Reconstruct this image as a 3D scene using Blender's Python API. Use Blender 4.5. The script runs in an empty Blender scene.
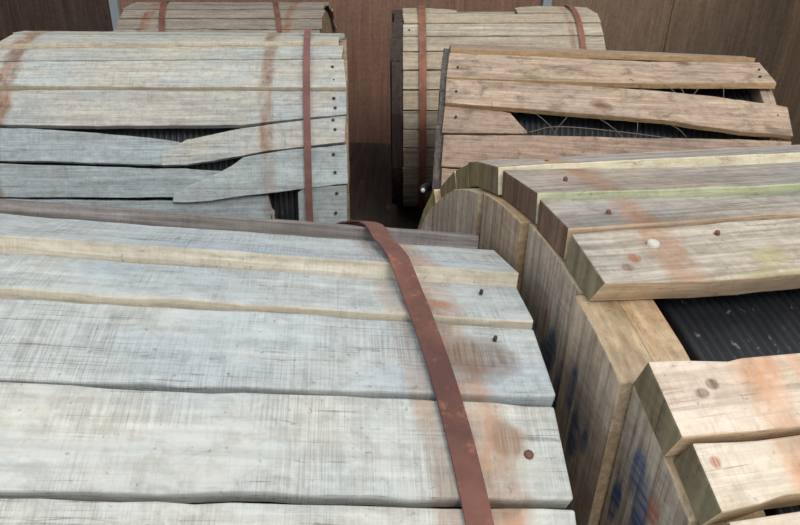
import bpy, math, random
from mathutils import Matrix, Vector

random.seed(7)
SC = bpy.context.scene
COL = SC.collection

# ------------------------------------------------------------------ camera
PITCH, ROLL, CAM_H, FOCAL = 0.5147, 0.0358, 1.9049, 704.51
cam_data = bpy.data.cameras.new('camera')
cam_data.sensor_fit = 'HORIZONTAL'
cam_data.sensor_width = 36.0
cam_data.lens = FOCAL * 36.0 / 800.0
cam_data.clip_start = 0.02
cam = bpy.data.objects.new('camera', cam_data)
COL.objects.link(cam)
fw = Vector((0, math.cos(PITCH), -math.sin(PITCH)))
rt = Vector((1, 0, 0))
up = Vector((0, math.sin(PITCH), math.cos(PITCH)))
rt2 = math.cos(ROLL) * rt + math.sin(ROLL) * up
up2 = -math.sin(ROLL) * rt + math.cos(ROLL) * up
M = Matrix((rt2, up2, -fw)).transposed().to_4x4()
M.translation = (0, 0, CAM_H)
cam.matrix_world = M
SC.camera = cam

# ------------------------------------------------------------------ sky, sun, exposure
world = bpy.data.worlds.new('sky')
SC.world = world
world.use_nodes = True
wn = world.node_tree
bg = wn.nodes['Background']
bg.inputs['Color'].default_value = (0.89, 0.955, 1.0, 1)
bg.inputs['Strength'].default_value = 1.15
sun_data = bpy.data.lights.new('sun', 'SUN')
sun_data.energy = 1.6
sun_data.angle = math.radians(24)
sun_data.color = (1.0, 0.93, 0.84)
sun = bpy.data.objects.new('sun', sun_data)
sun.rotation_euler = (math.radians(34), math.radians(20), 0)
COL.objects.link(sun)
SC.view_settings.view_transform = 'Standard'
SC.view_settings.look = 'None'
SC.view_settings.gamma = 1
SC.view_settings.use_curve_mapping = False
SC.view_settings.exposure = 0.14

# ------------------------------------------------------------------ material helpers
def lin(c):
    r = [(v / 255.0) for v in c]
    return tuple((v / 12.92 if v <= .04045 else ((v + .055) / 1.055) ** 2.4) for v in r) + (1,)

class N:
    def __init__(s, name):
        s.m = bpy.data.materials.new(name)
        s.m.use_nodes = True
        s.t = s.m.node_tree
        s.b = s.t.nodes['Principled BSDF']
    def new(s, typ, **kw):
        n = s.t.nodes.new(typ)
        for k, v in kw.items():
            setattr(n, k, v)
        return n
    def put(s, sock, v):
        if isinstance(v, bpy.types.NodeSocket):
            s.t.links.new(v, sock)
        else:
            sock.default_value = v
    def math(s, op, a, b=0.0, c=0.0, clamp=False):
        n = s.new('ShaderNodeMath', operation=op, use_clamp=clamp)
        for i, v in enumerate((a, b, c)):
            s.put(n.inputs[i], v)
        return n.outputs[0]
    def noise(s, vec, scale, detail=4, rough=.55, dist=0.0):
        mp = s.new('ShaderNodeMapping')
        s.t.links.new(vec, mp.inputs['Vector'])
        mp.inputs['Scale'].default_value = scale
        n = s.new('ShaderNodeTexNoise')
        s.t.links.new(mp.outputs[0], n.inputs['Vector'])
        n.inputs['Scale'].default_value = 1.0
        n.inputs['Detail'].default_value = detail
        n.inputs['Roughness'].default_value = rough
        n.inputs['Distortion'].default_value = dist
        return n.outputs['Fac']
    def rng(s, v, a, b, lo=0.0, hi=1.0):
        n = s.new('ShaderNodeMapRange')
        s.put(n.inputs[0], v)
        for i, q in enumerate((a, b, lo, hi)):
            n.inputs[i + 1].default_value = q
        return n.outputs[0]
    def mix(s, f, a, b, mode='MIX'):
        n = s.new('ShaderNodeMix', data_type='RGBA', blend_type=mode)
        s.put(n.inputs[0], f)
        s.put(n.inputs[6], a)
        s.put(n.inputs[7], b)
        return n.outputs[2]

def wood(name, light, dark, axis='X', mottled=None, saw=0.35, grain=0.6, bands=(), rust=(150, 92, 58),
         moss=None, spots=(), rough=.85, sawscale=300, fine=.45, streak=0.3, bump=0.5, knots=True, dirt=0.0):
    """weathered board: long grain, saw marks across, stains. All in the object's own coordinates."""
    m = N(name)
    tc = m.new('ShaderNodeTexCoord')
    oi = m.new('ShaderNodeObjectInfo')
    base = tc.outputs['Object']
    off = m.new('ShaderNodeVectorMath', operation='ADD')
    m.t.links.new(base, off.inputs[0])
    cmb = m.new('ShaderNodeCombineXYZ')
    r10 = m.math('MULTIPLY', oi.outputs['Random'], 17.0)
    for i in range(3):
        m.t.links.new(r10, cmb.inputs[i])
    m.t.links.new(cmb.outputs[0], off.inputs[1])
    v = off.outputs[0]
    if axis == 'X':
        g1, g2, sw = (2.2, 55, 55), (5, 150, 150), (sawscale, 14, 14)
    elif axis == 'Z':
        g1, g2, sw = (40, 40, 2.2), (120, 120, 5), (8, 8, 150)
    else:
        g1, g2, sw = (55, 2.2, 55), (150, 5, 150), (9, 170, 9)
    n1 = m.noise(v, g1, 5, .6, .6)
    n2 = m.noise(v, g2, 3, .6)
    n3 = m.noise(v, (3.3, 5, 5), 4, .6, .5)
    n4 = m.noise(v, sw, 3, .7)
    n5 = m.noise(v, (11, 15, 15), 5, .65, .8)
    c = m.mix(m.rng(n1, .33, .68), lin(dark), lin(light))
    if mottled:
        c = m.mix(m.rng(n3, .40, .62), c, m.mix(m.rng(n1, .3, .7), lin(mottled[0]), lin(mottled[1])))
    tint = m.mix(1.0, c, oi.outputs['Color'], 'MULTIPLY')
    c = tint
    dk = m.math('MULTIPLY', m.rng(n2, .60, .36), grain)
    c = m.mix(dk, c, m.mix(1.0, c, (.45, .42, .40, 1), 'MULTIPLY'))
    # saw marks, in patches
    s1 = m.math('MULTIPLY', m.rng(n4, .57, .40), m.rng(n5, .38, .66))
    s1 = m.math('MULTIPLY', s1, saw)
    c = m.mix(s1, c, m.mix(1.0, c, (.30, .28, .27, 1), 'MULTIPLY'))
    # fine checks along the grain, small dark specks
    g3 = tuple(q * (.55 if q < 10 else 1.7) for q in g1)
    n8 = m.noise(v, g3, 2, .5, .3)
    ck = m.math('ABSOLUTE', m.math('SUBTRACT', n8, .5))
    ck = m.math('MULTIPLY', m.rng(ck, .012, .003), m.rng(n5, .45, .60, 0, .55))
    c = m.mix(ck, c, m.mix(1.0, c, (.25, .22, .20, 1), 'MULTIPLY'))
    n10 = m.noise(v, (38, 46, 46), 6, .75, .4)
    c = m.mix(m.rng(n10, .44, .60, 0, fine), c, m.mix(1.0, c, (.62, .58, .54, 1), 'MULTIPLY'))
    n9 = m.noise(v, (140, 140, 140), 2, .5)
    c = m.mix(m.rng(n9, .68, .74, 0, .45), c, m.mix(1.0, c, (.35, .30, .27, 1), 'MULTIPLY'))
    # dirt streaks along the grain
    n6 = m.noise(v, tuple(q * .5 if q < 10 else q * .28 for q in g1), 4, .6, 1.2)
    c = m.mix(m.math('MULTIPLY', m.rng(n6, .56, .74), streak), c, lin((92, 82, 72)))
    if dirt:
        c = m.mix(m.math('MULTIPLY', m.rng(n5, .52, .66), dirt), c, lin((95, 84, 74)))
    sep = m.new('ShaderNodeSeparateXYZ')
    m.t.links.new(base, sep.inputs[0])
    X, Y, Z = sep.outputs
    wob = m.noise(base, (14, 14, 14), 4, .6)
    rn = m.noise(v, (20, 9, 9), 5, .7)
    for (x0, k, w, amt) in bands:
        d = m.math('SUBTRACT', X, m.math('ADD', m.math('MULTIPLY', Y, k), x0))
        d = m.math('ADD', d, m.math('MULTIPLY', m.math('SUBTRACT', wob, .5), w * 1.3))
        d = m.math('ABSOLUTE', d)
        f = m.rng(d, w, w * .45)
        f = m.math('MULTIPLY', f, m.math('MULTIPLY', m.rng(rn, .30, .62, .15, 1.0), amt))
        c = m.mix(f, c, m.mix(m.rng(n5, .4, .6), lin(rust), lin(tuple(int(q * .72) for q in rust))))
    if moss:
        n7 = m.noise(base, (16, 22, 22), 5, .65)
        msk = m.rng(n7, .44, .60)
        for (ax, lo, hi) in moss[1]:
            q = {'X': X, 'Y': Y, 'Z': Z}[ax]
            msk = m.math('MULTIPLY', msk, m.rng(q, lo, hi))
        c = m.mix(m.math('MULTIPLY', msk, .85), c, lin(moss[0]))
    for (px, py, pz, rx, ry, rz, colr) in spots:
        d = 0
        for q, p, r in ((X, px, rx), (Y, py, ry), (Z, pz, rz)):
            e = m.math('DIVIDE', m.math('SUBTRACT', q, p), r)
            e = m.math('MULTIPLY', e, e)
            d = e if d == 0 else m.math('ADD', d, e)
        d = m.math('ADD', d, m.math('MULTIPLY', m.math('SUBTRACT', n5, .5), 2.2))
        c = m.mix(m.math('MULTIPLY', m.rng(d, 1.1, .4, 0, .9), m.rng(n4, .40, .58, .5, 1.0)), c, lin(colr))
    if knots:
        mp = m.new('ShaderNodeMapping')
        m.t.links.new(v, mp.inputs['Vector'])
        mp.inputs['Scale'].default_value = (3.2, 8, 8) if axis == 'X' else ((8, 8, 3.2) if axis == 'Z' else (8, 3.2, 8))
        vo = m.new('ShaderNodeTexVoronoi')
        m.t.links.new(mp.outputs[0], vo.inputs['Vector'])
        vo.inputs['Scale'].default_value = 1.0
        kf = m.math('MULTIPLY', m.rng(vo.outputs['Distance'], .16, .07), .8)
        c = m.mix(kf, c, lin((98, 66, 46)))
    m.put(m.b.inputs['Base Color'], c)
    m.b.inputs['Roughness'].default_value = rough
    m.b.inputs['Specular IOR Level'].default_value = .25
    hgt = m.math('ADD', m.math('MULTIPLY', n2, .6), m.math('ADD', n1, m.math('MULTIPLY', n4, .35)))
    bp = m.new('ShaderNodeBump')
    bp.inputs['Strength'].default_value = bump
    bp.inputs['Distance'].default_value = .004
    m.t.links.new(hgt, bp.inputs['Height'])
    m.t.links.new(bp.outputs[0], m.b.inputs['Normal'])
    return m.m

def rusty(name, a=(112, 70, 58), b=(78, 46, 38), c3=(150, 96, 74), rough=.7):
    m = N(name)
    tc = m.new('ShaderNodeTexCoord')
    v = tc.outputs['Object']
    n1 = m.noise(v, (9, 9, 9), 5, .65)
    n2 = m.noise(v, (45, 45, 45), 4, .7)
    c = m.mix(m.rng(n1, .38, .62), lin(a), lin(b))
    c = m.mix(m.math('MULTIPLY', m.rng(n2, .56, .70), .7), c, lin(c3))
    m.put(m.b.inputs['Base Color'], c)
    m.b.inputs['Roughness'].default_value = rough
    m.b.inputs['Metallic'].default_value = .15
    bp = m.new('ShaderNodeBump')
    bp.inputs['Strength'].default_value = .3
    bp.inputs['Distance'].default_value = .002
    m.t.links.new(n2, bp.inputs['Height'])
    m.t.links.new(bp.outputs[0], m.b.inputs['Normal'])
    return m.m

def plain(name, c, rough=.6, metal=0.0, var=.25, scale=20):
    m = N(name)
    tc = m.new('ShaderNodeTexCoord')
    n1 = m.noise(tc.outputs['Object'], (scale,) * 3, 4, .6)
    l = lin(c)
    m.put(m.b.inputs['Base Color'], m.mix(m.rng(n1, .35, .65), l, tuple(q * (1 - var) for q in l[:3]) + (1,)))
    m.b.inputs['Roughness'].default_value = rough
    m.b.inputs['Metallic'].default_value = metal
    return m.m

def cable_mat():
    m = N('black_cable_sheath')
    tc = m.new('ShaderNodeTexCoord')
    v = tc.outputs['Object']
    n1 = m.noise(v, (12, 12, 12), 4, .6)
    n2 = m.noise(v, (90, 60, 60), 3, .7)
    c = m.mix(m.rng(n1, .4, .65), lin((22, 24, 28)), lin((36, 39, 44)))
    c = m.mix(m.math('MULTIPLY', m.rng(n2, .64, .72), .7), c, lin((122, 124, 122)))
    m.put(m.b.inputs['Base Color'], c)
    m.b.inputs['Roughness'].default_value = .55
    return m.m

# ------------------------------------------------------------------ mesh helpers
def mesh_obj(name, verts, faces, mats, parent=None, midx=None, bevel=0.0, smooth=False, color=None):
    me = bpy.data.meshes.new(name)
    me.from_pydata(verts, [], faces)
    for mt in (mats if isinstance(mats, (list, tuple)) else [mats]):
        me.materials.append(mt)
    if midx:
        for p, i in zip(me.polygons, midx):
            p.material_index = i
    if smooth:
        for p in me.polygons:
            p.use_smooth = True
    me.update()
    o = bpy.data.objects.new(name, me)
    COL.objects.link(o)
    if parent:
        o.parent = parent
    if bevel:
        b = o.modifiers.new('bevel', 'BEVEL')
        b.width = bevel
        b.segments = 2
        b.limit_method = 'ANGLE'
        b.angle_limit = math.radians(50)
    if color:
        o.color = tuple(color) + (1,)
    return o

def box_data(x0, x1, y0, y1, z0, z1):
    v = [(x, y, z) for x in (x0, x1) for y in (y0, y1) for z in (z0, z1)]
    f = [(0, 1, 3, 2), (4, 6, 7, 5), (0, 4, 5, 1), (2, 3, 7, 6), (0, 2, 6, 4), (1, 5, 7, 3)]
    return v, f

def box(name, dims, mat, parent=None, bevel=.0, color=None):
    v, f = box_data(*dims)
    return mesh_obj(name, v, f, mat, parent, bevel=bevel, color=color)

def prism(name, outline, x0, x1, mats, parent, bevel=.0, color=None, zoff=0.0):
    """outline in local (y, z), extruded along x"""
    n = len(outline)
    v = [(x0, y, z + zoff) for y, z in outline] + [(x1, y, z + zoff) for y, z in outline]
    f = [tuple(range(n))[::-1], tuple(range(n, 2 * n))]
    f += [(i, (i + 1) % n, n + (i + 1) % n, n + i) for i in range(n)]
    if sum(outline[i][0] * outline[(i + 1) % n][1] - outline[(i + 1) % n][0] * outline[i][1] for i in range(n)) < 0:
        f = [tuple(reversed(q)) for q in f]
    return mesh_obj(name, v, f, mats, parent, bevel=bevel, color=color)

def lerp_tab(tab, x):
    if x <= tab[0][0]:
        return tab[0][1:]
    for a, b in zip(tab, tab[1:]):
        if x <= b[0]:
            t = (x - a[0]) / (b[0] - a[0] + 1e-9)
            return tuple(p + (q - p) * t for p, q in zip(a[1:], b[1:]))
    return tab[-1][1:]

def tag(o, label, cat, group=None, kind=None):
    o['label'] = label
    o['category'] = cat
    if group:
        o['group'] = group
    if kind:
        o['kind'] = kind

class Drum:
    """local axes: x = drum axis, y = away from the viewer, z = up. theta: 0 faces the viewer, 90 is the top."""
    def __init__(s, name, R, L, cx, cy, yaw, tilt, t, woods, label, tmap=None, sx=1.0, lift=0.0, jy=1.0):
        s.tmap, s.sx, s.jy = tmap, sx, jy
        s.R, s.L, s.t, s.w = R, L, t, woods
        ax = Vector((math.cos(yaw) * math.cos(tilt), math.sin(yaw) * math.cos(tilt), math.sin(tilt)))
        fr = ax.cross(Vector((0, 0, 1))).normalized()
        u = fr.cross(ax).normalized()
        if u.z < 0:
            u = -u
        c = Vector((cx, cy, R * math.cos(tilt) + L / 2 * abs(math.sin(tilt)) + .004 + lift))
        e = bpy.data.objects.new(name, None)
        e.empty_display_size = .2
        COL.objects.link(e)
        mm = Matrix((ax, -fr, u)).transposed().to_4x4()
        mm.translation = c - u * R
        e.matrix_world = mm
        s.root = e
        tag(e, label, 'cable drum', 'cable drums in the container')
    def pt(s, x, th, out=0.0):
        x = x * s.sx
        if s.tmap:
            th = lerp_tab(s.tmap, (th + 90) % 360 - 90)[0]
        a = math.radians(th)
        r = s.R + out
        return Vector((x, -r * math.cos(a), r * math.sin(a) + s.R))
    def plank(s, tab, outs=((0, 0, 0),), t=None, jit=.0008, face=0, side=1, color=None, seed=None, name='lagging_plank', label=None, endj=.0, under=.0):
        """tab: (x, theta upper edge, theta lower edge); outs: (x, radial offset of the upper edge, of the lower edge)"""
        t = t or s.t
        rnd = random.Random(seed if seed is not None else random.random())
        tab = sorted(tab)
        x0, x1 = tab[0][0], tab[-1][0]
        xs = set(round(q[0], 4) for q in tab)
        n = max(3, int((x1 - x0) / .035))
        for i in range(n + 1):
            xs.add(round(x0 + (x1 - x0) * i / n, 4))
        xs = sorted(xs)
        outs = sorted(outs)
        V, F, MI = [], [], []
        ju = jl = 0
        for i, x in enumerate(xs):
            a, b = lerp_tab(tab, x)
            ou, ol = lerp_tab(outs, x)
            ju = ju * .6 + rnd.gauss(0, jit); jl = jl * .6 + rnd.gauss(0, jit)
            U = s.pt(x, a, ou); Lw = s.pt(x, b, ol)
            d = (Lw - U)
            if d.length < .002:
                d = (s.pt(x, a - 1, 0) - s.pt(x, a, 0)).normalized() * .002
                Lw = U + d
            dn = d.normalized()
            nrm = Vector((1, 0, 0)).cross(dn).normalized()
            mid = s.pt(x, (a + b) / 2, 0) - Vector((x, 0, s.R))
            if nrm.dot(mid) > 0:
                nrm = -nrm
            U = U + dn * (.001 + ju); Lw = Lw - dn * (.001 + jl)
            w = rnd.gauss(0, .0004)
            U = U + nrm * w; Lw = Lw + nrm * w
            ex = Vector((0, 0, 0))
            V += [U, Lw, Lw + nrm * t - dn * under, U + nrm * t]
        if endj:
            e1, e2, e3, e4 = [rnd.uniform(-endj, endj) for _ in range(4)]
            for k, q in ((0, e1), (3, e1), (1, e2), (2, e2), (-4, e3), (-1, e3), (-3, e4), (-2, e4)):
                V[k] = V[k] + Vector((q, 0, 0))
        m = len(xs)
        for i in range(m - 1):
            p, q = 4 * i, 4 * i + 4
            F += [(p, q, q + 1, p + 1), (p + 1, q + 1, q + 2, p + 2), (p + 2, q + 2, q + 3, p + 3), (p + 3, q + 3, q, p)]
            MI += [0, 1, 0, 0]
        F += [(0, 1, 2, 3), (4 * m - 1, 4 * m - 2, 4 * m - 3, 4 * m - 4)]
        MI += [2, 2]
        V = [tuple(v) for v in V]
        o = mesh_obj(name, V, F, [s.w[face], s.w[side], s.w[2]], s.root, MI, bevel=.0022, color=color)
        if label:
            o['label'] = label
        return o
    def disc(s, name, x, r, rad, depth, mat, parent, n=12, h=None):
        pass
    def coil(s, mat, x0, x1, r, pitch=.022, n=96):
        x0, x1 = x0 * s.sx, x1 * s.sx
        V, F = [], []
        xs = []
        k = int((x1 - x0) / pitch)
        p = (x1 - x0) / k
        for i in range(k):
            for j in range(4):
                a = math.pi * j / 4
                xs.append((x0 + p * i + p * (1 - math.cos(a)) / 2, r + .5 * p * math.sin(a) - .5 * p))
        xs.append((x1, r - .5 * p))
        for (x, q) in xs:
            for j in range(n):
                a = 2 * math.pi * j / n
                V.append((x + p * j / n * 0, q * math.cos(a), q * math.sin(a) + s.R))
        for i in range(len(xs) - 1):
            for j in range(n):
                F.append((i * n + j, i * n + (j + 1) % n, (i + 1) * n + (j + 1) % n, (i + 1) * n + j))
        F.append(tuple(range(n))[::-1])
        F.append(tuple((len(xs) - 1) * n + j for j in range(n)))
        return mesh_obj('cable_coil', V, F, mat, s.root, smooth=True)
    def flange(s, side, xin, xmid, xout, rf, mat_in, mat_out, joints, levels, rims=None, colors=None, label=None, mat_cut=None):
        """inner disc xin..xmid, outer layer of upright boards xmid..xout"""
        xin, xmid, xout = xin * s.sx, xmid * s.sx, xout * s.sx
        joints = [q * s.jy for q in joints]
        n = 72
        ol = [(rf * math.cos(2 * math.pi * i / n), rf * math.sin(2 * math.pi * i / n)) for i in range(n)]
        fl = prism('flange', ol, xin, xmid, mat_in, s.root, zoff=s.R, bevel=.002)
        if label:
            fl['label'] = label
        for i, (y0, y1) in enumerate(zip(joints, joints[1:])):
            rr = (rims[i] if rims else rf)
            g = .0015
            a, b = max(-rr * .995, y0 + g), min(rr * .995, y1 - g)
            up_, dn_ = [], []
            for k in range(9):
                y = a + (b - a) * k / 8
                h = math.sqrt(max(0, rr * rr - y * y))
                up_.append((y, h)); dn_.append((y, -h))
            o = prism('flange_board', up_ + dn_[::-1], xmid, xout + levels[i] * side, [mat_out, mat_cut or mat_out], fl, zoff=s.R, bevel=.0015,
                      color=(colors[i] if colors else (1, 1, 1)))
            for p in o.data.polygons:
                if len(p.vertices) == 4:
                    p.material_index = 1
        # hub plate
        hub = [(.07 * math.cos(2 * math.pi * i / 24), .07 * math.sin(2 * math.pi * i / 24)) for i in range(24)]
        prism('hub_plate', hub, xout + .004 * side, xout - .004 * side, RUST, fl, zoff=s.R)
        return fl
    def band(s, x0, k, w, out0, mat, th0=0, th1=360, label=None, name='steel_strap'):
        """flat steel strap running round the lagging; x = x0 + k*y so it may sit askew"""
        V, F = [], []
        n = max(8, int(abs(th1 - th0) / 2))
        for i in range(n + 1):
            th = th0 + (th1 - th0) * i / n
            out = out0 if not isinstance(out0, list) else lerp_tab(out0, th)[0]
            for (dx, o) in ((-w / 2, out + .0022), (w / 2, out + .0022), (w / 2, out), (-w / 2, out)):
                p = s.pt(0, th, o)
                p.x = (x0 + k * p.y) * s.sx + dx
                V.append(tuple(p))
        for i in range(n):
            for j in range(4):
                a, b = 4 * i + j, 4 * i + (j + 1) % 4
                F.append((a, b, b + 4, a + 4))
        F += [(3, 2, 1, 0), (4 * n, 4 * n + 1, 4 * n + 2, 4 * n + 3)]
        # outward facing check
        o = mesh_obj(name, V, [tuple(reversed(f)) for f in F], mat, s.root)
        if label:
            o['label'] = label
        return o
    def nail(s, plank, x, th, out=0.0, r=.0035, mat=None, name='nail'):
        p = s.pt(x, th, out)
        nr = (s.pt(x, th, 1) - s.pt(x, th, 0)).normalized()
        t1 = Vector((1, 0, 0)); t2 = nr.cross(t1)
        V, F = [], []
        for k, (q, h) in enumerate(((1, -.004), (1, .0005), (.6, .0018))):
            for j in range(8):
                a = 2 * math.pi * j / 8
                V.append(tuple(p + nr * h + (t1 * math.cos(a) + t2 * math.sin(a)) * r * q))
        for k in range(2):
            for j in range(8):
                F.append((k * 8 + j, k * 8 + (j + 1) % 8, (k + 1) * 8 + (j + 1) % 8, (k + 1) * 8 + j))
        F.append(tuple(range(16, 24)))
        return mesh_obj(name, V, F, mat or NAIL, plank, smooth=True)

def rc(lo=.88, hi=1.08, warm=.03):
    b = random.uniform(lo, hi)
    w = random.uniform(-warm, warm)
    return (b * (1 + w), b, b * (1 - w))

# ------------------------------------------------------------------ shared materials
RUST = rusty('rusty_steel')
STRAP = rusty('purple_brown_rusted_steel', (118, 78, 72), (98, 62, 56), (132, 90, 80))
RUST_ORANGE = rusty('orange_rusted_steel', (136, 88, 66), (110, 70, 54), (160, 112, 86))
NAIL = rusty('rusty_nail', (60, 44, 38), (40, 32, 30), (90, 60, 44))
CABLE = cable_mat()
END_GRAIN = wood('grey_brown_end_grain', (140, 124, 106), (96, 84, 72), 'Z', saw=.2, grain=.6, knots=False)

# ------------------------------------------------------------------ the container
wall_wood = wood('brown_wall_ply', (146, 113, 97), (124, 96, 82), 'Z', saw=.15, grain=.25, streak=.25, knots=False, bump=.2)
wall_tan = wood('tan_brown_wall_ply', (142, 121, 102), (120, 101, 84), 'Z', saw=.15, grain=.3, streak=.4, knots=False, bump=.2)
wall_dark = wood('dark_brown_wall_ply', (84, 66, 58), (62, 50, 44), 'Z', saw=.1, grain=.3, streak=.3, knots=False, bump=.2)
wall_side = wood('pale_brown_side_ply', (166, 142, 116), (134, 112, 92), 'Z', saw=.1, grain=.3, streak=.3, knots=False, bump=.2)
floor_wood = wood('dark_floor_ply', (74, 62, 54), (48, 40, 36), 'Y', saw=.2, grain=.5)
steel_blue = plain('pale_blue_grey_paint', (142, 152, 158), .5, 0, .15, 12)

def struct(o):
    o['kind'] = 'structure'
    return o
WY = 5.25
XL, XR, ZT = -3.3, 2.74, 2.7
struct(box('floor', (XL - .06, XR + .06, -2.2, WY + .06, -.08, 0), floor_wood))
# the back wall is made of sheets of different browns, darkest left of the post
wb = struct(box('wall_back', (-2.07, .94, WY, WY + .05, 0, ZT), wall_wood))
struct(box('wall_back_corner', (1.00, XR, WY, WY + .05, 0, ZT), wall_tan)).name = 'wall_back_right'
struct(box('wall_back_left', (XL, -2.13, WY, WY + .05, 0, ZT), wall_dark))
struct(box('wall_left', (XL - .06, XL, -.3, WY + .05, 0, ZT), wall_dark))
struct(box('wall_right', (XR, XR + .06, 1.2, WY + .05, 0, ZT), wall_side))
for x_ in (-.22, .22):
    bx_ = box('timber_bearer', (-.4543 + x_ - .05, -.4543 + x_ + .05, .42, .82, 0, .350 - x_ * .11), floor_wood, bevel=.004)
    tag(bx_, 'dark timber bearer under the nearest left cable drum, ' + ('by its strapped right end' if x_ > 0 else 'towards its left end'), 'timber', 'timber bearers under the nearest left drum')
struct(box('trim_1', (-2.13, -2.07, WY - .03, WY + .05, 0, ZT), steel_blue))
struct(box('trim_2', (.94, 1.00, WY - .03, WY + .05, 0, ZT), steel_blue))
struct(box('trim_3', (1.86, 1.89, WY - .012, WY, 0, ZT), wall_tan))
struct(box('trim_4', (2.68, XR, WY - .05, WY, 0, ZT), wall_side))

# ------------------------------------------------------------------ drum A: pale grey, nearest on the left
A_face = wood('pale_grey_rough_board', (200, 199, 192), (182, 183, 179), mottled=((170, 177, 180), (184, 190, 192)),
              saw=.42, grain=.22, streak=.06, bump=.4, sawscale=560,
              bands=((.436, -.161, .030, .8), (.386, -.161, .014, .5)), rust=(166, 122, 90), knots=False,
              spots=((.475, -.11, 1.17, .045, .035, .05, (104, 84, 70)), (.43, -.03, 1.18, .03, .012, .05, (150, 100, 78)), (.49, -.20, 1.14, .02, .02, .05, (130, 104, 84)),))
A_side = wood('cream_board_edge', (226, 214, 194), (200, 186, 164), saw=.2, grain=.3, streak=.15, knots=False)
A_top = wood('dark_weathered_board', (152, 146, 144), (112, 106, 104), saw=.3, grain=.8, streak=.5, knots=False)
A_end = wood('brown_grey_end', (176, 156, 130), (134, 116, 96), saw=.2, grain=.5, knots=False)
A = Drum('cable_drum', .5888, 1.0688, -.4543, .6194, .1099, -.0970, .022, [A_face, A_side, A_end, A_top],
         'pale grey cable drum nearest the camera on the left, an oblique rusty strap round it',
         [(-90, -90), (0, 7), (60, 65.5), (70, 74.8), (80, 84.1), (90, 93.4), (100, 103), (111, 113.5), (180, 181), (270, 270)], .8256, .309, 1.0)
l = .6473
g = []
g.append(A.plank([(-l, 113.5, 102.6), (l - .012, 111.8, 101.6)], [(0, .002, .012)], face=3, side=3, seed=1))
g.append(A.plank([(-l, 102.0, 89.6), (.2, 101.0, 89.6), (l + .012, 101.0, 88.9)], [(-l, -.004, .013), (l, -.004, .011)], seed=2, color=(.80, .83, .86)))
g.append(A.plank([(-l, 89.3, 81.2), (l + .012, 88.7, 80.6)], [(-l, -.005, .0045), (l, -.006, .0005)], seed=3, color=(.83, .86, .88)))
g.append(A.plank([(-l, 81.0, 69.9), (.1, 80.1, 69.3), (l + .010, 80.0, 69.6)], [(-l, -.004, .0035), (-.38, -.003, .003), (-.32, -.003, -.002), (.35, -.003, -.001), (l, -.004, .003)], side=0, seed=4, color=(.86, .885, .90)))
g.append(A.plank([(-l, 69.75, 59.1), (l + .006, 68.9, 59.1)], [(-l, -.001, .004), (l, -.001, .002)], side=0, seed=5, color=(.95, .935, .90)))
g.append(A.plank([(-l, 58.85, 47.6), (l + .006, 58.5, 47.9)], [(0, 0, 0)], side=0, seed=6, color=(.95, .94, .91)))
th = 47.2
while th > -244:
    w = random.uniform(9.5, 11.5)
    if th - w < -244: w = th + 246
    e = -.06 if -246 < th < -140 or th < -200 else 0
    g.append(A.plank([(-l, th, th - w + .5), (l - (.075 if th < -165 else 0), th - .3, th - w + .3)], [(0, 0, 0)], color=rc()))
    th -= w
for (k, x, t_) in ((3, .60, 77.5), (4, -.6, 63), (2, .60, 86)):
    A.nail(g[k], x, t_, .0005, .0022)
A.nail(g[4], .612, 63.4, .0, .0045, RUST, 'nail')
A.coil(CABLE, -.58, .58, A.R - .06)
A_joints = [-.56, -.44, -.31, -.19, -.06, .07, .2, .33, .45, .56]
A.flange(1, .565, .60, .628, A.R - .026, END_GRAIN, A_end, A_joints, [random.uniform(-.003, .003) for _ in range(9)])
A.flange(-1, -.565, -.60, -.628, A.R - .026, END_GRAIN, A_end, A_joints, [random.uniform(-.003, .003) for _ in range(9)])
A.band(.494, -.195, .024, [(0, .004), (56, .004), (60, .005), (72, .006), (78, .006), (84, .008), (90, .016), (93, .014), (97, .009), (100, .014), (102, .0145), (105, .012), (109, .008), (113, .004), (120, .004), (360, .004)], RUST)
A.band(-.43, 0, .027, .0135, RUST)

# ------------------------------------------------------------------ drum B: nearest on the right, thick boards, one missing
B_spots = [(-.647, -.112, 1.554, .008, .008, .03, (140, 90, 64)), (-.661, -.126, 1.552, .008, .007, .03, (116, 84, 66)),
           (-.647, -.270, 1.514, .007, .006, .03, (96, 66, 54)), (-.661, -.277, 1.512, .008, .005, .03, (96, 66, 54)),
           (-.675, -.330, 1.489, .006, .006, .03, (160, 104, 84))]
B_face = wood('warm_grey_board', (198, 186, 170), (160, 147, 134), mottled=((150, 146, 142), (182, 176, 168)),
              saw=.2, grain=.55, streak=.45, bands=((-.602, 0, .026, .85),), rust=(164, 118, 86), fine=.6, knots=False,
              moss=((158, 152, 92), (('X', -.56, -.50), ('Y', -.10, -.13))), spots=B_spots)
B_pale = wood('pale_cream_board', (222, 208, 194), (196, 180, 164), saw=.2, grain=.3, streak=.18,
              bands=((-.598, 0, .026, .9), (-.560, 0, .012, .5)), rust=(206, 150, 112), knots=False, spots=B_spots)
B_side = wood('pale_tan_edge', (214, 190, 160), (186, 160, 132), saw=.1, grain=.3, streak=.2, knots=False)
B_yel = wood('yellow_cream_edge', (236, 228, 202), (216, 204, 172), saw=.1, grain=.2, streak=.1, knots=False)
B_grn = wood('green_stained_edge', (206, 208, 172), (188, 196, 160), saw=.1, grain=.2, streak=.1, knots=False,
             mottled=((164, 186, 160), (200, 200, 154)))
B_end = wood('dark_brown_plank_end', (138, 112, 92), (100, 80, 66), 'Z', saw=.15, grain=.6, streak=.3, knots=False)
B_moss = wood('mossy_plank_end', (146, 128, 100), (112, 98, 76), 'Z', saw=.2, grain=.6, streak=.4, knots=False,
              mottled=((122, 120, 58), (150, 144, 80)))
B_greyend = wood('grey_green_plank_end', (138, 130, 106), (110, 102, 84), 'Z', saw=.3, grain=.5, streak=.2, knots=False)
fl_spots = []
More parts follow.
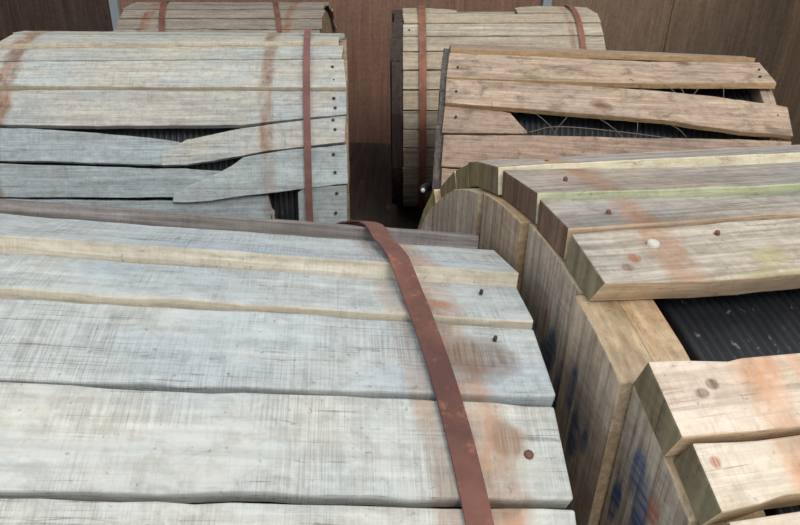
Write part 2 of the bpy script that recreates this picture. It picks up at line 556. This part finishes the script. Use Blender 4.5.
for (y_, z_, ry, rz) in ((-.062, 1.405, .012, .03), (-.097, 1.366, .012, .045), (-.138, 1.410, .010, .035), (-.160, 1.365, .012, .045),
                         (-.183, 1.378, .007, .025), (-.265, 1.410, .012, .035), (-.282, 1.38, .012, .045), (-.243, 1.350, .008, .03), (-.05, 1.38, .015, .04)):
    fl_spots.append((-.71, y_, z_, .06, ry * 1.25, rz * 1.1, (40, 66, 104)))
B_flange = wood('weathered_flange_board', (196, 180, 162), (160, 146, 130), 'Z', saw=.35, grain=.6, streak=.4, bump=.8, knots=False,
                spots=fl_spots + [(-.71, -.30, 1.40, .05, .012, .02, (150, 88, 66)), (-.71, -.035, 1.43, .05, .006, .03, (140, 90, 76))])
B_rim = wood('tan_rim_wood', (186, 168, 142), (150, 132, 108), 'Y', saw=.1, grain=.4, streak=.5, knots=False,
             mottled=((184, 150, 112), (200, 178, 148)))
B = Drum('cable_drum', .7812, 1.3922, .8545, .8912, .2157, .0050, .040,
         [B_face, B_side, B_end, B_pale, B_yel, B_grn, B_moss, B_greyend],
         'warm grey cable drum at right front, one board missing over black cable',
         [(-90, -90), (0, 0), (60, 60.2), (65, 65.5), (70, 71), (80, 82), (90, 92.2), (100, 103.0), (110, 112), (180, 180), (270, 270)], 1.065, 0, 1.168)
l = .654
def bp(tab, outs, face, side, end, **k):
    B.w = B.w[:2] + [[B_end, B_moss, B_greyend][end]] + B.w[3:]
    k.setdefault('under', .0)
    return B.plank(tab, outs, face=face, side=side, **k)
def yl(a, b, c=None):                   # theta at the left end, at x=-.4, carried on to the right end
    return a, b
h = []
h.append(bp([(-l - .004, 107.2, 99.6), (-.3, 106.6, 97.0), (l, 106.6, 97.0)], [(-l, 0, .001), (-.35, 0, .007), (l, 0, .012)], 0, 4, 1, seed=11, color=(.86, .86, .87)))
h.append(bp([(-l, 99.2, 90.6), (-.39, 97.0, 88.9), (l, 97.0, 88.9)], [(-l, -.003, .001), (-.39, -.006, .003), (l, -.009, .006)], 0, 5, 0, seed=12, color=(.82, .80, .80)))
h.append(bp([(-l, 90.2, 83.9), (-.42, 88.4, 83.9), (l, 88.4, 83.9)], [(-l, -.004, .001), (l, -.008, .001)], 0, 1, 0, seed=13, color=(.85, .84, .85)))
h.append(bp([(-l, 83.5, 77.2), (-.5, 83.6, 76.6), (l, 83.6, 76.6)], [(0, -.001, 0)], 0, 1, 2, seed=14, under=.020, color=(1.0, 1.0, .98)))
# the board between 76 and 71 degrees is missing
h.append(bp([(-l, 70.9, 65.9), (-.57, 70.3, 65.7), (l, 70.3, 65.7)], [(0, .001, 0)], 3, 1, 2, seed=15, color=(1.0, .97, .93)))
h.append(bp([(-l + .008, 65.7, 61.6), (-.59, 65.4, 62.0), (l, 65.4, 62.0)], [(-l, -.004, -.002), (l, 0, 0)], 3, 1, 2, seed=16, color=(.98, .98, .93)))
h.append(bp([(-l + .012, 61.2, 54.6), (l, 61.2, 54.8)], [(0, -.004, 0)], 3, 1, 2, seed=17, color=(.97, .96, .92)))
th = 54.2
while th > -252:
    w = random.uniform(6.8, 9.5)
    if th - w < -252.4: w = th + 252.6
    h.append(bp([(-l + random.uniform(0, .012), th, th - w + .5), (l, th - .2, th - w + .3)], [(0, 0, 0)], 0, 1, 1 if th < -190 else 0, color=rc()))
    th -= w
for (k, x, t_) in ((1, -.60, 94), (2, -.595, 86.3), (3, -.50, 82), (0, -.58, 102)):
    B.nail(h[k], x, t_, .0005, .003, RUST)
w_ = B.nail(h[3], -.578, 81.2, .001, .007, plain('pale_plastic', (192, 188, 180), .5), 'washer')
w_['label'] = 'pale round washer'
B.coil(CABLE, -.56, .56, B.R - .066, .011)
bj = [q / 1.168 for q in (-.735, -.60, -.47, -.345, -.225, -.108, .05, .20, .34, .48, .61, .735)]
blv = [0, -.016, -.022, -.014, -.003, -.010, .000, .006, -.002, 0, 0]
# local y is minus the direction towards the viewer
bcol = [rc(.9, 1.05) for _ in range(11)]
bcol[6] = (1.0, .94, .88)
B.flange(-1, -.585, -.622, -.665, B.R - .043, B_rim, B_flange, bj, [v_ for v_ in blv], colors=bcol, mat_cut=B_rim)
B.flange(1, .585, .622, .663, B.R - .045, B_rim, B_flange, bj, [0] * 11, colors=bcol)

# ------------------------------------------------------------------ drum C: grey, broken boards, behind A
C_face = wood('grey_weathered_board', (190, 186, 176), (164, 160, 152), mottled=((156, 162, 162), (178, 182, 180)),
              saw=.3, grain=.35, streak=.3, bands=((.375, 0, .032, .85), (-.58, 0, .045, .95)), rust=(140, 102, 78), knots=False)
C_blue = wood('blue_grey_weathered_board', (172, 184, 188), (146, 156, 160), mottled=((140, 147, 150), (160, 168, 170)),
              saw=.3, grain=.35, streak=.3, bands=((.385, 0, .030, .5), (-.60, 0, .04, .9)), rust=(140, 102, 78), knots=False)
Cd = Drum('cable_drum', .6288, 1.3408, -.9222, 2.9437, .0837, .0101, .024, [C_face, A_side, A_end, C_blue],
          'grey cable drum directly behind the nearest left one, its split boards showing dark gaps',
          [(-90, -90), (0, 9), (30, 36.5), (50, 55.4), (70, 74.7), (90, 94.4), (100, 103.8), (180, 180), (270, 270)], 1.009)
l = .664
k_ = []
P = Cd.plank
k_.append(P([(-l, 99, 86), (l - .02, 99, 86.5)], [(0, 0, .004)], side=0, seed=21, endj=.006, color=(.86, .86, .84)))
k_.append(P([(-l, 85.6, 71.4), (l - .02, 86.0, 76.2)], [(0, 0, .012)], seed=22, endj=.006, color=(.94, .93, .90)))
k_.append(P([(-l, 70.6, 62.5), (l - .01, 75.2, 65)], [(0, -.002, .000)], seed=23, endj=.006, side=0, color=(.94, .94, .92)))
k_.append(P([(-l, 62.2, 49.4), (l, 64.6, 49.2)], [(0, 0, .010)], seed=24, endj=.006, color=(1.04, 1.04, 1.02)))
k_.append(P([(-l, 48.6, 34.4), (-.24, 48.7, 33.8), (.29, 48.5, 34.2), (l, 48.4, 38.4)], [(-l, -.002, .004), (l, -.002, .002)], side=0, seed=25, endj=.006, color=(.96, .97, .98)))
# split board, left piece ends in a tip that dips inward
k_.append(P([(-l, 33.6, 21.6), (-.45, 33.4, 21.4), (-.24, 32.0, 20.6), (-.05, 30.2, 20.0), (.06, 28.8, 19.8), (.085, 27.5, 24.5)],
            [(-l, 0, 0), (.08, -.012, -.006)], side=0, seed=26, endj=.006, face=3))
k_.append(P([(.0, 24.0, 19.7), (.09, 29.2, 19.6), (.292, 33.4, 22.8), (.38, 34.6, 24.6), (l - .002, 38.0, 27.8)],
            [(0, -.004, .004), (.3, .002, .004), (l, 0, .004)], side=0, seed=27, endj=.006, color=(.98, .99, .99)))
k_.append(P([(-l, 21.2, 8.6), (-.1, 19.0, 7.8), (.10, 18.4, 8.0), (.20, 17.8, 9.0), (.262, 16.8, 13)],
            [(-l, 0, 0), (.1, -.006, -.006), (.26, -.022, -.022)], side=0, seed=28, endj=.006, face=3))
k_.append(P([(.04, 9.2, 6.4), (.10, 12.5, 6.2), (.18, 16.0, 6.8), (.25, 19.6, 8.0), (.29, 22.4, 8.6), (.40, 24.5, 9.6), (l, 27.3, 12.6)],
            [(.04, .003, .006), (.3, .0, .008), (l, 0, .003)], side=0, seed=29, endj=.006, face=3, color=(1.12, 1.1, 1.06)))
k_.append(P([(-l, 8.2, -4), (.05, 6.6, -4), (.15, 7.4, -4), (.375, 8.6, -4), (.385, 4, 1), (.395, 2.2, -4)], [(-l, -.001, 0), (.4, -.014, -.004)], side=0, seed=30, face=3))
k_.append(P([(.485, 9.5, -4), (.51, 11.4, -4), (l, 12.2, -4)], [(0, -.001, 0)], side=0, seed=31, face=3, color=(1.05, 1.04, 1.0)))
th = -4.4
while th > -260:
    w = random.uniform(10.5, 13)
    if th - w < -256: w = th + 260.6
    k_.append(P([(-l, th, th - w + .5), (l, th, th - w + .5)], [(0, 0, 0)], side=0, color=rc(), endj=.008))
    th -= w
for (k, x, t_) in ((6, .617, 36.2), (6, .624, 32.6), (8, .617, 23.4), (8, .622, 16.8), (10, .627, 9.2), (10, .622, 1.8),
                   (4, .62, 45), (4, .625, 41), (3, .615, 60), (3, .62, 53), (4, -.6, 42), (3, -.6, 55)):
    Cd.nail(k_[k], x, t_, .002, .006)
Cd.coil(CABLE, -.58, .58, Cd.R - .06)
cj = [-.56, -.42, -.30, -.17, -.05, .08, .2, .32, .44, .56]
Cd.flange(1, .60, .63, .672, Cd.R - .026, END_GRAIN, A_end, cj, [random.uniform(-.003, .003) for _ in range(9)])
Cd.flange(-1, -.60, -.63, -.655, Cd.R - .026, END_GRAIN, A_end, cj, [random.uniform(-.003, .003) for _ in range(9)])
Cd.band(.512, -.022, .026, .016, STRAP, -60, 94, label='rusty strap snapped off at the top')

# ------------------------------------------------------------------ drum D: brown, sprung boards, behind B
D_face = wood('tan_brown_board', (200, 178, 156), (160, 140, 122), mottled=((150, 132, 120), (186, 168, 150)),
              saw=.2, grain=.5, streak=.6, rust=(150, 96, 62), dirt=.6)
D_side = wood('light_tan_edge', (210, 178, 138), (182, 150, 112), saw=.1, grain=.3, streak=.2, knots=False)
D_end = wood('dark_grey_flange_wood', (112, 106, 100), (74, 70, 68), 'Z', saw=.2, grain=.6, knots=False)
Dd = Drum('cable_drum', .6267, 1.2413, .7973, 2.9143, -.0723, .0080, .024, [D_face, D_side, D_end],
          'brown cable drum behind the right front one, two of its boards sprung open',
          [(-90, -90), (0, 9), (30, 36.5), (50, 55.4), (70, 74.7), (90, 94.4), (100, 103.8), (180, 180), (270, 270)], 1.022)
l = .607
P = Dd.plank
d_ = []
d_.append(P([(-l, 100, 80), (l - .02, 100, 86)], [(0, 0, .008)], seed=41, endj=.006, color=(.80, .78, .76)))
d_.append(P([(-l, 78.5, 60.2), (-.1, 79, 60.6), (.17, 79, 61.5), (l - .015, 84, 64.4)], [(-l, -.002, .002), (l, -.004, .010)], seed=42, endj=.006, color=(1.02, 1.0, .97)))
d_.append(P([(-l, 59.6, 47.4), (-.37, 59.6, 46.4), (.17, 58.2, 44.2), (.44, 55.2, 41.2), (l + .008, 53.0, 40.6)],
            [(-l, 0, .008), (.1, .004, .014), (l, .008, .016)], seed=43, endj=.006, color=(1.02, 1.0, .98)))
d_.append(P([(-l, 46.8, 35.6), (-.40, 45.8, 36.4), (-.37, 45.2, 36.8), (-.33, 40.5, 37.0), (-.31, 38.2, 37.2)], [(0, -.004, 0)], side=0, seed=44, endj=.006, color=(.84, .80, .80)))
d_.append(P([(-l, 35.2, 23), (-.32, 36.6, 23), (.16, 38.2, 23), (.43, 39.4, 23), (l, 39.6, 23)], [(0, -.004, .002)], side=0, seed=45, endj=.006, color=(.90, .84, .84)))
th = 22.6
while th > -259:
    w = random.uniform(10.5, 13)
    if th - w < -256: w = th + 259.6
    d_.append(P([(-l, th, th - w + .5), (l, th, th - w + .5)], [(0, 0, 0)], side=0, color=rc(), endj=.008))
    th -= w
for (k, x, t_) in ((1, .56, 74), (1, .55, 69), (2, .57, 49), (2, .565, 44), (2, -.57, 53), (3, -.565, 42), (1, -.57, 66)):
    Dd.nail(d_[k], x, t_, .006, .005)
Dd.coil(CABLE, -.53, .53, Dd.R - .065)
Dd.flange(-1, -.55, -.60, -.632, Dd.R - .022, D_end, D_end, cj, [random.uniform(-.003, .003) for _ in range(9)],
          label='dark grey left flange')
Dd.flange(1, .55, .575, .592, Dd.R - .03, D_face, D_face, cj, [random.uniform(-.003, .003) for _ in range(9)])

# ------------------------------------------------------------------ drums E and F: at the back wall
E_face = wood('grey_brown_board', (160, 152, 140), (128, 120, 110), saw=.2, grain=.5, streak=.6, knots=False,
              bands=((-.44, 0, .04, .85), (.415, 0, .028, .8)), rust=(134, 92, 70))
Ed = Drum('cable_drum', .5446, 1.2278, -1.1067, 4.5705, -.0092, .0347, .022, [E_face, E_face, A_end],
          'grey brown cable drum at the back left with two dark steel straps',
          [(-90, -90), (0, 9), (30, 36.5), (50, 55.4), (70, 74.7), (90, 94.4), (100, 103.8), (180, 180), (270, 270)], .931)
l = .6595
th = 96
i = 0
while th > -264:
    w = random.uniform(9.5, 12.5)
    if th - w < -260: w = th + 264
    e = [.02, .012, .004, 0][min(i, 3)]
    Ed.plank([(-l + e * .5, th, th - w + .5), (l - e, th, th - w + .5)], [(0, 0, random.choice((0, .003, .006)))], color=rc(.9, 1.1), jit=.002, endj=.012)
    th -= w; i += 1
Ed.coil(CABLE, -.58, .58, Ed.R - .06)
Ed.flange(-1, -.60, -.62, -.65, Ed.R - .03, END_GRAIN, A_end, cj[:1] + cj[1:], [0] * 9)
Ed.flange(1, .60, .62, .640, Ed.R - .045, END_GRAIN, A_end, cj, [0] * 9)
Ed.band(-.425, -.24, .036, .008, RUST)
Ed.band(.322, -.24, .030, .008, RUST)

F_face = wood('pale_grey_tan_board', (190, 178, 158), (152, 142, 126), saw=.2, grain=.4, streak=.3, knots=False,
              bands=((.37, 0, .02, .5),), rust=(150, 96, 66))
F_dark = wood('near_black_flange_wood', (74, 64, 58), (50, 44, 42), 'Z', saw=.1, grain=.5, knots=False)
Fd = Drum('cable_drum', .5888, 1.0831, .5290, 4.2250, .0093, .0363, .022, [F_face, F_face, A_end, A_top],
          'pale tan cable drum at back right, its top board collapsed between orange straps',
          [(-90, -90), (0, 3), (30, 33.2), (60, 63.5), (80, 83.8), (90, 93.2), (100, 102.5), (180, 180), (270, 270)], 1.0156)
l = .533
P = Fd.plank
f_ = []
f_.append(P([(-l, 101, 80), (-.44, 100, 79.5), (-.38, 93, 79), (-.24, 84, 79)], [(0, 0, 0)], side=0, seed=61, endj=.006, jit=.003))
f_.append(P([(-l, 112.5, 101.5), (-.40, 112.5, 101.5)], side=0, seed=66))
f_.append(P([(.14, 112.5, 100.5), (l, 112.5, 100.5)], side=0, seed=67, endj=.012))
f_.append(P([(-.42, 98, 88), (.0, 95, 84), (.14, 93, 82)], [(-.42, -.006, -.004), (.14, -.046, -.034)], side=0, face=3, seed=62, endj=.006, label='dark slipped board'))
f_.append(P([(.10, 92, 78), (.16, 98, 78), (.3, 100, 78), (l, 100, 78)], [(.1, .000, .0), (.25, .01, .002), (l, 0, 0)], side=0, seed=63, endj=.006, jit=.004))
f_.append(P([(-l, 78.5, 66), (.1, 76.5, 66), (l, 77, 66)], [(0, 0, .002)], seed=64, endj=.006, color=(1.04, 1.02, .98)))
th = 65.5
while th > -246:
    w = random.uniform(9.5, 12)
    if th - w < -242: w = th + 247
    f_.append(P([(-l, th, th - w + .5), (l, th, th - w + .5)], [(0, 0, random.choice((0, .002)))], color=rc(.92, 1.06), endj=.003))
    th -= w
for t_ in (60, 50, 39, 28, 17, 7, -3, -13):
    Fd.nail(f_[4], -.50, t_, .002, .005) if t_ > 56 else None
Fd.coil(CABLE, -.47, .47, Fd.R - .06)
fj = [-.56, -.42, -.30, -.17, -.05, .08, .2, .32, .44, .56]
Fd.flange(-1, -.48, -.52, -.592, Fd.R - .010, F_dark, F_dark, fj, [0, .01, 0, -.01, .005, 0, -.01, 0, 0], label='dark grey left flange')
Fd.flange(1, .48, .50, .525, Fd.R - .03, END_GRAIN, A_end, fj, [0] * 9)
Fd.band(-.430, 0, .040, .010, RUST_ORANGE)
Fd.band(.412, 0, .030, .008, RUST_ORANGE)

# ------------------------------------------------------------------ loose wires in the gaps of drum D, cable end
WIRE = plain('pale_frayed_wire', (112, 104, 90), .7)
def wire(pts, r, mat, parent, name, n=8, seg=14):
    """a bent tube through the points (Catmull-Rom), capped"""
    P = [Vector(p) for p in pts]
    P = [P[0] * 2 - P[1]] + P + [P[-1] * 2 - P[-2]]
    path = []
    for i in range(1, len(P) - 2):
        for k in range(seg):
            t = k / seg
            a, b, c, d = P[i - 1], P[i], P[i + 1], P[i + 2]
            path.append(.5 * ((2 * b) + (c - a) * t + (2 * a - 5 * b + 4 * c - d) * t * t + (3 * b - a - 3 * c + d) * t ** 3))
    path.append(P[-2])
    V, F = [], []
    for i, p in enumerate(path):
        tg = (path[min(i + 1, len(path) - 1)] - path[max(i - 1, 0)]).normalized()
        u_ = tg.cross(Vector((.3, .2, .93))).normalized()
        w_ = tg.cross(u_)
        for j in range(n):
            a = 2 * math.pi * j / n
            V.append(tuple(p + (u_ * math.cos(a) + w_ * math.sin(a)) * r))
    for i in range(len(path) - 1):
        for j in range(n):
            F.append((i * n + j, i * n + (j + 1) % n, (i + 1) * n + (j + 1) % n, (i + 1) * n + j))
    F.append(tuple(range(n))[::-1])
    F.append(tuple((len(path) - 1) * n + j for j in range(n)))
    return mesh_obj(name, V, F, mat, parent, smooth=True)
for (x, a, b, dx) in ((.18, 63, 55, .05), (.24, 62, 54, .02), (.32, 62, 55, -.03), (.40, 63, 56, .0), (.05, 66, 58, .06),
                      (-.28, 46, 37, .06), (-.16, 46, 37, -.04), (-.05, 45, 36, .07), (.08, 45, 37, .0), (.20, 44, 37, .05)):
    wire([Dd.pt(x, a, -.012), Dd.pt(x + dx * .4, (a * 2 + b) / 3, .004), Dd.pt(x + dx, (a + b * 2) / 3, -.006), Dd.pt(x + dx * 1.4, b, -.030)],
         .0012, WIRE, Dd.root, 'frayed_wire')
wire([Dd.pt(-.30, 38.0, -.010), Dd.pt(-.2, 40.5, -.004), Dd.pt(0, 40, -.006), Dd.pt(.2, 38.6, -.012)], .0016, WIRE, Dd.root, 'frayed_wire')
ce = wire([(-.640, -.40, .80), (-.668, -.425, .808), (-.680, -.46, .816), (-.684, -.490, .822)], .018, CABLE, Dd.root, 'cable_end')
co = wire([(-.684, -.486, .8212), (-.6845, -.497, .8235)], .0085, plain('white_core', (226, 230, 232), .35), ce, 'cable_core')
co['label'] = 'white core showing in the cut cable end'
